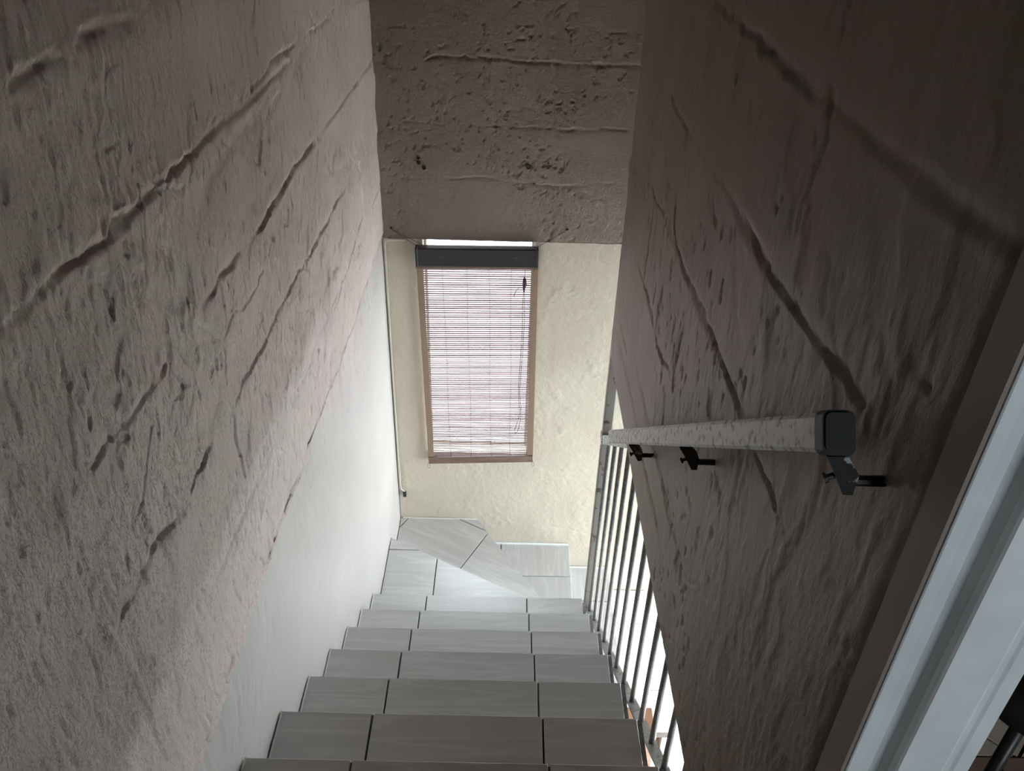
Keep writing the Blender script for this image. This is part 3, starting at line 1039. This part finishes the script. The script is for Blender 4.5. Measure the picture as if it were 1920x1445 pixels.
# winders
yA, xB = 2.0172, 0.4339
zA, zB, zC_, zD, zE = [-RISE * i for i in (7, 8, 9, 10, 11)]
xe = 0.001
make_tread([(xe, NY - 0.012), (W, NY - 0.012), (NX, NY + 0.012), (xe, yA - 0.003)], zA, [((0.0, 1.928), (1.0, 1.929)), ((0.2505, 0.0), (0.2495, 1.0))], 0.0)
angA = math.atan2(NY - yA, NX)
q = [(xe, yA - 0.012), (NX - 0.02, NY + 0.002), (NX, NY + 0.012), (xB, YB - 0.004), (xe, YB - 0.004)]
make_tread(q, zB, [((0.049, 2.371), (-0.006, 2.268)), ((0.495, 2.252), (0.359, 1.985)), ((0.313, 2.369), (0.496, 2.262))], angA)
q = [(NX - 0.012, NY + 0.012), (NX, NY), (NX, YB - 0.008), (xB - 0.012, YB - 0.008)]
make_tread(q, zC_, [((0.568, 2.357), (0.570, 2.2)), ((0.666, 2.11), (0.957, 2.113))], math.pi / 2)
xD, xE = NX + RUN, NX + 2 * RUN
make_tread([(NX - 0.012, NY - 0.05), (xD, NY - 0.05), (xD, YB - 0.006), (NX - 0.012, YB - 0.006)], zD, [((1.0, 2.103), (1.2, 2.102)), ((1.0, 1.66), (1.2, 1.66))], math.pi / 2)
make_tread([(xD - 0.012, NY - 0.05), (xE, NY - 0.05), (xE, YB - 0.006), (xD - 0.012, YB - 0.006)], zE, [((1.0, 2.103), (1.2, 2.102)), ((1.0, 1.66), (1.2, 1.66))], math.pi / 2)


def riser(p, q, z0, z1):
    d = Vector((q[0] - p[0], q[1] - p[1])).normalized()
    n = Vector((-d.y, d.x)) * 0.012
    off = n * 1.4
    pts = [(p[0] + off.x, p[1] + off.y), (q[0] + off.x, q[1] + off.y), (q[0] + off.x + n.x, q[1] + off.y + n.y), (p[0] + off.x + n.x, p[1] + off.y + n.y)]
    MB().prism(ccw(pts), z0, z1).build('riser', M['tile'], stair)


riser((NX - 0.03, NY), (xe + 0.02, yA - 0.02), zB + 0.001, zA - 0.055)
riser((NX - 0.012, NY), (xB + 0.0, YB - 0.04), zC_ + 0.001, zB - 0.055)
riser((NX, NY + 0.01), (NX, YB - 0.01), zD + 0.001, zC_ - 0.055)
riser((xD, NY - 0.04), (xD, YB - 0.01), zE + 0.001, zD - 0.055)
riser((xE, NY - 0.04), (xE, YB - 0.01), ZG + 0.001, zE - 0.055)
# sloping soffit under the straight flight and the solid base under the winders
th = math.atan2(RISE, RUN)
sec = [(0.0, 0.0), (W - 0.03, 0.0), (W - 0.03, -0.10), (0.0, -0.10)]
p0 = Vector((0.016, -3 * RUN, ZF - RISE - 0.055)); p1 = Vector((0.016, 6 * RUN - 0.03, -6 * RISE - RISE - 0.055))
MB().sweep(sec, p0, p1, (1, 0, 0), (0, 0, 1)).build('stair_soffit', M['core'], stair)
MB().box((0.006, NY + 0.03, ZG + 0.002), (NX - 0.03, YB - 0.01, zC_ - 0.056)).box((NX, NY - 0.03, ZG + 0.002), (xD - 0.03, YB - 0.01, zD - 0.056)).build('stair_base', M['core'], stair)
MB().box((xB + 0.02, YB - 0.008, zC_ - 0.001), (NX - 0.002, YB - 0.001, zC_ + 0.012)).build('grout_bead', M['bead'], stair)
MB().box((NX + 0.004, YB - 0.006, zD - 0.001), (xD - 0.002, YB - 0.001, zD + 0.008)).build('grout_bead', M['bead'], stair)
MB().box((0.012, YB - 0.004, zB - 0.001), (xB - 0.004, YB - 0.001, zB + 0.005)).build('grout_bead', M['bead'], stair)

# ------------------------------------------------------------------ steel railing between the flight and the ground-floor room
rail = tag(empty('stair_railing', (0, 0, 0)), 'dark grey steel railing of vertical bars along the right side of the stairs', 'railing')
SL = RISE / RUN


def zbar(y):
    return -0.0555 - SL * y


d_ = Vector((0, 1, -SL)).normalized()
nrm = Vector((0, SL, 1)).normalized()
sec = [(-0.0155, -0.006), (0.0155, -0.006), (0.0155, 0.0), (-0.0155, 0.0)]
MB().sweep(sec, (0.970, -0.585, zbar(-0.585)), (0.970, 1.475, zbar(1.475)), (1, 0, 0), nrm).build('bottom_rail', M['flat_steel'], rail)


def ztop(y):
    return zbar(y) + 0.953


ys = 1.407
ybars = [1.407, 1.264, 1.128, 0.988, 0.850, 0.715, 0.577, 0.443, 0.311, 0.182, 0.051, -0.083, -0.217, -0.352, -0.487]
for y in ybars:
    zt = min(ztop(y) - 0.015, ZR + 0.006)
    MB().tube([(0.970, y, zbar(y) - 0.002), (0.970, y, zt)], 0.0080, 10).build('baluster', M['dark_steel'], rail, True)
    # weld bead at the foot
MB().box((0.949, 1.452, zbar(1.47) - 0.015), (0.985, 1.488, 0.62), 0.003).build('newel_post', M['post_steel'], rail)
sec = [(-0.016, -0.036), (0.014, -0.036), (0.018, -0.031), (0.018, -0.004), (0.014, 0.0), (-0.014, 0.0), (-0.018, -0.004), (-0.018, -0.031)]
MB().sweep(sec, (0.967, 0.71, ztop(0.71) + 0.022), (0.967, 1.452, ztop(1.452) + 0.022), (1, 0, 0), nrm).build('top_rail', M['rail_paint'], rail)
MB().box((0.946, 1.449, ztop(1.47) - 0.012), (0.9485, 1.491, ztop(1.47) + 0.030)).build('joint_plate', M['rail_paint'], rail)

# ------------------------------------------------------------------ wall handrail
hr = tag(empty('handrail', (0, 0, 0)), 'worn silver painted handrail with black end cap on the dark right wall', 'handrail')
HS = 0.757
hd = Vector((0, 1, -HS)).normalized()
hn = Vector((0, HS, 1)).normalized()
A0 = Vector((0, -0.500, 1.336))


def hp(x, t, off=0.0):
    return Vector((x, A0.y, A0.z)) + hd * t + hn * off


h_ = 0.0345
sec = [(-0.012, -h_ + 0.004), (-0.009, -h_), (0.009, -h_), (0.012, -h_ + 0.004), (0.012, -0.004), (0.009, 0), (-0.009, 0), (-0.012, -0.004)]
MB().sweep(sec, hp(0.852, 0.0), hp(0.852, 1.42), (1, 0, 0), hn).build('rail_tube', M['rail_paint'], hr)
r_ = 0.007
o_ = 0.0022
x0, x1, v0, v1 = -0.012 - o_, 0.012 + o_, -h_ - o_, o_
sec = []
for cx, cy, a0 in ((x1 - r_, v1 - r_, 0), (x0 + r_, v1 - r_, 90), (x0 + r_, v0 + r_, 180), (x1 - r_, v0 + r_, 270)):
    for k in range(5):
        a = math.radians(a0 + 22.5 * k)
        sec.append((cx + r_ * math.cos(a), cy + r_ * math.sin(a)))
MB().sweep(sec, hp(0.852, -0.011), hp(0.852, 0.006), (1, 0, 0), hn).sweep([(u * 0.86, v * 0.86 - 0.002) for u, v in sec], hp(0.852, -0.0135), hp(0.852, -0.011), (1, 0, 0), hn) \
    .build('end_cap', M['black_plastic'], hr)
for i, t in enumerate((0.0, 0.58, 1.10)):
    b = MB()
    top = hp(0.862, t, -h_)
    # tapering strap from the underside of the rail to the wall
    pts = [(0.843, 0.002), (0.862, 0.002), (0.876, -0.018), (0.876, -0.040), (0.867, -0.040), (0.852, -0.012)]
    n = len(pts)
    wy = 0.008
    vs = [(x, top.y + s * wy, top.z + z) for s in (-1, 1) for x, z in pts]
    fs = [tuple(range(n - 1, -1, -1)), tuple(n + k for k in range(n))] + [(k, (k + 1) % n, n + (k + 1) % n, n + k) for k in range(n)]
    b.add(vs, fs)
    b.tube([(0.873, top.y, top.z - 0.030), (0.9045, top.y, top.z - 0.030)], 0.005, 8)
    br = b.build('bracket', M['bracket'], hr)
    MB().tube([(0.863, top.y, top.z - 0.022), (0.853, top.y, top.z - 0.027), (0.8525, top.y, top.z - 0.0272), (0.850, top.y, top.z - 0.0285)], [0.0028, 0.0028, 0.0048, 0.0048], 8).build('bolt', M['black_plastic'], br)

# ------------------------------------------------------------------ window blind
bl = tag(empty('window_blind', (0, 0, 0)), 'dark slatted roller blind hanging slightly crooked over the narrow stair window', 'blind')
YS = 2.331
ZT, HB = 0.131, 1.100


def bpos(u, t):
    """point of the hanging curtain: u across (0..1), t down (0..1)"""
    x0 = 0.152 + 0.022 * t
    wd = 0.552 - 0.003 * t
    rot = math.radians(0.9 + 2.1 * t)
    return Vector((x0 + wd * u, YS, ZT - HB * t + wd * (u - 0.0) * math.tan(rot) - 0.004 * t))


hb = MB().box((-0.277, -0.028, -0.046), (0.277, 0.018, 0.040), 0.004).build('headrail', M['headrail'], bl)
hb.location = (0.428, YS, 0.192)
hb.rotation_euler = (0, math.radians(-0.9), 0)
hb.rotation_mode = 'XYZ'
for s in (-1, 1):
    MB().box((0.2715 * s - 0.006, -0.0305, -0.047), (0.2715 * s + 0.006, 0.0185, 0.0415), 0.003).build('end_cap', M['black_plastic'], hb)
for x in (-0.165, 0.175):
    MB().box((x - 0.010, -0.0292, -0.001), (x + 0.010, -0.0278, 0.001)).build('staple', M['wire'], hb)
hc = MB().box((-0.279, -0.010, -0.010), (0.279, 0.014, 0.004), 0.002).build('lower_batten', M['blind_wood'], bl)
hc.location = (0.428, YS - 0.014, 0.1425)
hc.rotation_euler = (0, math.radians(-0.9), 0)
NSL = 98
sl = MB().box((-0.5, -0.0005, -0.0033), (0.5, 0.0005, 0.0033))
proto = None
for i in range(NSL):
    t = (i + 0.5) / NSL
    a, b = bpos(0, t), bpos(1, t)
    if proto is None:
        proto = sl.build('slat', M['slat'], bl); o = proto
    else:
        o = link(bpy.data.objects.new('slat', proto.data), bl)
    o.location = (a + b) / 2 + Vector((0, 0, random.uniform(-0.0009, 0.0009)))
    o.scale = ((b - a).length, 1, random.uniform(0.8, 1.15))
    o.rotation_euler = (random.uniform(-0.25, 0.25), -math.atan2((b - a).z, (b - a).x) + random.uniform(-0.0025, 0.0025), 0)


def strip(u0, u1, name, mat):
    vs, fs = [], []
    n = 14
    for k in range(n + 1):
        t = k / n
        for u in (u0, u1):
            p = bpos(u, t)
            vs += [p + Vector((0, -0.0040, 0)), p + Vector((0, -0.0022, 0))]
    for k in range(n):
        a = 4 * k
        fs += [(a, a + 4, a + 6, a + 2), (a + 1, a + 3, a + 7, a + 5), (a, a + 1, a + 5, a + 4), (a + 2, a + 6, a + 7, a + 3)]
    return MB().add(vs, fs).build(name, mat, bl)


strip(-0.003, 0.050, 'edge_tape', M['tape'])
strip(0.948, 1.003, 'edge_tape', M['tape'])
for u in (0.213, 0.413, 0.598, 0.783):
    MB().tube([bpos(u + 0.004 * math.sin(9 * k / 12 + 20 * u), k / 12) + Vector((0, -0.003, 0)) for k in range(13)], 0.0010, 6).build('thread', M['cord'], bl, True)
a, b = bpos(0.0, 1.0), bpos(1.0, 1.0)
bt = MB().box((-0.5, -0.010, -0.021), (0.5, 0.006, 0.021), 0.0)
o = bt.build('bottom_rail', M['blind_wood'], bl)
o.location = (a + b) / 2 + Vector((0, 0, -0.021))
o.scale = ((b - a).length * 1.004, 1, 1)
o.rotation_euler = (0, -math.atan2((b - a).z, (b - a).x), 0)
for q, dx in ((a, 0.0), (b, 0.004)):
    c = q + Vector((dx, -0.012, -0.030))
    pts = []
    for k in range(16):
        an = 2 * math.pi * k / 16
        pts.append(c + Vector((0.0085 * math.sin(an) * (0.55 - 0.45 * math.cos(an)) * 1.3, -0.001, -0.018 + 0.018 * math.cos(an) * 1.0)) + Vector((0, 0, -0.002)))
    MB().tube(pts, 0.0011, 6, closed=True).build('ring', M['wire'], bl, True)
# pull cord: line, toggle, loop and a loose end
YC = YS - 0.014
cordm = MB().tube([(0.648, YC, 0.145), (0.647, YC, 0.115), (0.645, YC, 0.085)], 0.0017, 6)
cordm.tube([(0.643, YC, 0.050), (0.642, YC, -0.05), (0.644, YC, -0.20), (0.641, YC, -0.33), (0.637, YC, -0.46), (0.636, YC, -0.53), (0.640, YC, -0.60), (0.647, YC, -0.67), (0.638, YC, -0.72), (0.624, YC, -0.772), (0.6245, YC, -0.788),
            (0.630, YC, -0.795), (0.638, YC, -0.785), (0.645, YC, -0.755), (0.653, YC, -0.70), (0.653, YC, -0.66), (0.648, YC, -0.61), (0.642, YC, -0.53), (0.645, YC, -0.44), (0.650, YC, -0.30), (0.652, YC, -0.15), (0.648, YC, 0.0), (0.648, YC, 0.050)], 0.0017, 6)
cordm.tube([(0.646, YC, 0.040), (0.625, YC, 0.042), (0.612, YC, 0.030), (0.604, YC, 0.012), (0.599, YC, -0.008)], 0.0019, 6)
cordm.build('pull_cord', M['cord'], bl, True)
MB().tube([(0.6455, YC, 0.092), (0.6455, YC, 0.086), (0.646, YC, 0.072), (0.647, YC, 0.058), (0.646, YC, 0.045), (0.645, YC, 0.036), (0.645, YC, 0.022)],
          [0.003, 0.0075, 0.009, 0.0105, 0.008, 0.0065, 0.0045], 10).build('cord_toggle', M['cord'], bl, True)
for p, q2 in (((0.041, YB - 0.012, 0.300), (0.166, YS - 0.010, 0.226)), ((0.043, YB - 0.012, 0.298), (0.20, YS - 0.008, 0.228)), ((0.827, YB - 0.012, 0.315), (0.690, YS - 0.010, 0.236)), ((0.690, YS - 0.032, 0.236), (0.697, YS - 0.034, 0.172)), ((0.697, YS - 0.034, 0.172), (0.685, YS - 0.030, 0.128))):
    MB().tube([p, q2], 0.0011, 6).build('hanging_string', M['cord'], bl)

# ------------------------------------------------------------------ small things on the back wall
for (x, z), lab in (((0.041, 0.300), 'small dark screw hook holding strings, left above the blind'), ((0.827, 0.315), 'small dark screw hook holding a string, right above the blind')):
    h = tag(empty('wall_hook', (x, YB, z)), lab, 'hook', 'hooks the blind hangs from')
    MB().tube([(0, 0.012, 0), (0, -0.012, 0), (0.003, -0.016, 0.003), (0.007, -0.014, 0.006)], 0.0022, 6).build('shank', M['screw'], h, True)
    MB().tube([(0, -0.002, 0), (0, -0.006, 0)], [0.006, 0.0045], 8).build('collar', M['screw'], h)
for (x, z, r), lab in (((0.176, 0.622, 0.006), 'upper ringed wall plug left above the blind'), ((0.176, 0.602, 0.0075), 'ringed wall plug just below the upper left one'),
                       ((0.198, 0.580, 0.0075), 'lowest dark wall plug of the left cluster'), ((0.645, 0.596, 0.009), 'large dark wall plug right of centre above the blind'),
                       ((0.729, 0.615, 0.005), 'upper small wall plug at the right above the blind'), ((0.730, 0.594, 0.005), 'lower small wall plug at the right above the blind')):
    pl = tag(empty('wall_plug', (x, YB, z)), lab, 'wall plug', 'old wall plugs above the blind')
    pts = [(r * math.cos(a * math.pi / 6), -0.009, r * math.sin(a * math.pi / 6)) for a in range(12)]
    MB().tube(pts, r * 0.28, 6, closed=True).build('rim', M['rough_back'] if r < 0.0055 else M['screw'], pl, True)
    MB().tube([(0, 0.006, 0), (0, -0.0085, 0)], r * 0.85, 10).build('hole', M['plug_hole'], pl)

cb = tag(empty('wall_cable', (0, 0, 0)), 'thin cream painted cable down the back left corner with black plug', 'cable')
pts = [(0.62, YB - 0.008, ZL - 0.004), (0.30, YB - 0.010, ZL - 0.005), (0.10, YB - 0.010, ZL - 0.006), (0.03, YB - 0.010, ZL - 0.006), (0.015, YB - 0.010, ZL - 0.012), (0.010, YB - 0.010, ZL - 0.03), (0.009, YB - 0.009, 0.0), (0.008, YB - 0.010, -0.5), (0.009, YB - 0.009, -1.0), (0.010, YB - 0.010, -1.19), (0.014, YB - 0.010, -1.225), (0.031, YB - 0.012, -1.238)]
MB().tube(pts[2:], 0.0032, 7).build('cord', M['cable'], cb, True)
MB().box((0.0225, YB - 0.022, -1.268), (0.0395, YB - 0.004, -1.238), 0.003).build('plug', M['black_plastic'], cb)

# ------------------------------------------------------------------ chair in the upper room
ch = tag(empty('chair', (1.375, -0.300, ZF)), 'black chair with rounded grey padded seat beyond the white door frame', 'chair')


def rrect(cx, cy, hx, hy, r, n=10):
    out = []
    for sx, sy, a0 in ((1, 1, 0), (-1, 1, 90), (-1, -1, 180), (1, -1, 270)):
        for k in range(n + 1):
            a = math.radians(a0 + 90 * k / n)
            out.append((cx + sx * (hx - r) + r * math.cos(a), cy + sy * (hy - r) + r * math.sin(a)))
    return out


sx, sy = 0.215, 0.215
MB().prism(rrect(0, 0, sx, sy, 0.075), 0.34, 0.385, 0.010).build('seat_frame', M['chair_black'], ch, True)
MB().prism(rrect(0, 0, sx - 0.032, sy - 0.032, 0.05), 0.385, 0.400, 0.008).build('seat', M['chair_grey'], ch)
MB().prism(rrect(0.0, 0.235, 0.19, 0.02, 0.018), 0.46, 0.88, 0.008).build('backrest', M['chair_grey'], ch)
for s in (-1, 1):
    MB().tube([(0.15 * s, 0.19, 0.35), (0.15 * s, 0.235, 0.42), (0.15 * s, 0.235, 0.60)], 0.012, 8).build('back_frame', M['chair_black'], ch, True)
for s in (-1, 1):
    for t in (-1, 1):
        MB().tube([(0.175 * s, 0.175 * t, 0.345), (0.19 * s, 0.19 * t, 0.0)], [0.0085, 0.0075], 8).build('leg', M['chair_black'], ch, True)

# ------------------------------------------------------------------ cabinet on the ground floor
cab = tag(empty('cabinet', (1.05, 1.24, ZG)), 'low brown wooden cabinet on the white floor seen through the railing', 'cabinet')
MB().box((0, 0, 0.0), (0.277, 0.16, 0.40), 0.004).build('carcass', M['cab_wood'], cab)
MB().box((0.015, -0.012, 0.27), (0.165, 0.0, 0.345), 0.002).build('drawer', M['cab_pale'], cab)

# ------------------------------------------------------------------ outside
g = MB().box((-12, YB + 0.13, -2.6), (14, 4.6, -2.45)).box((3.3, -14, -2.6), (14, YB + 0.13, -2.45)).box((-12, -14, -2.6), (3.3, -3.3, -2.45)).build('ground_outside', M['paving'])
tag(g, kind='structure')
g = MB().box((-12, 4.6, -2.6), (14, 16, -2.44)).build('ground_brick_paving', M['pink_paving'])
tag(g, kind='structure')
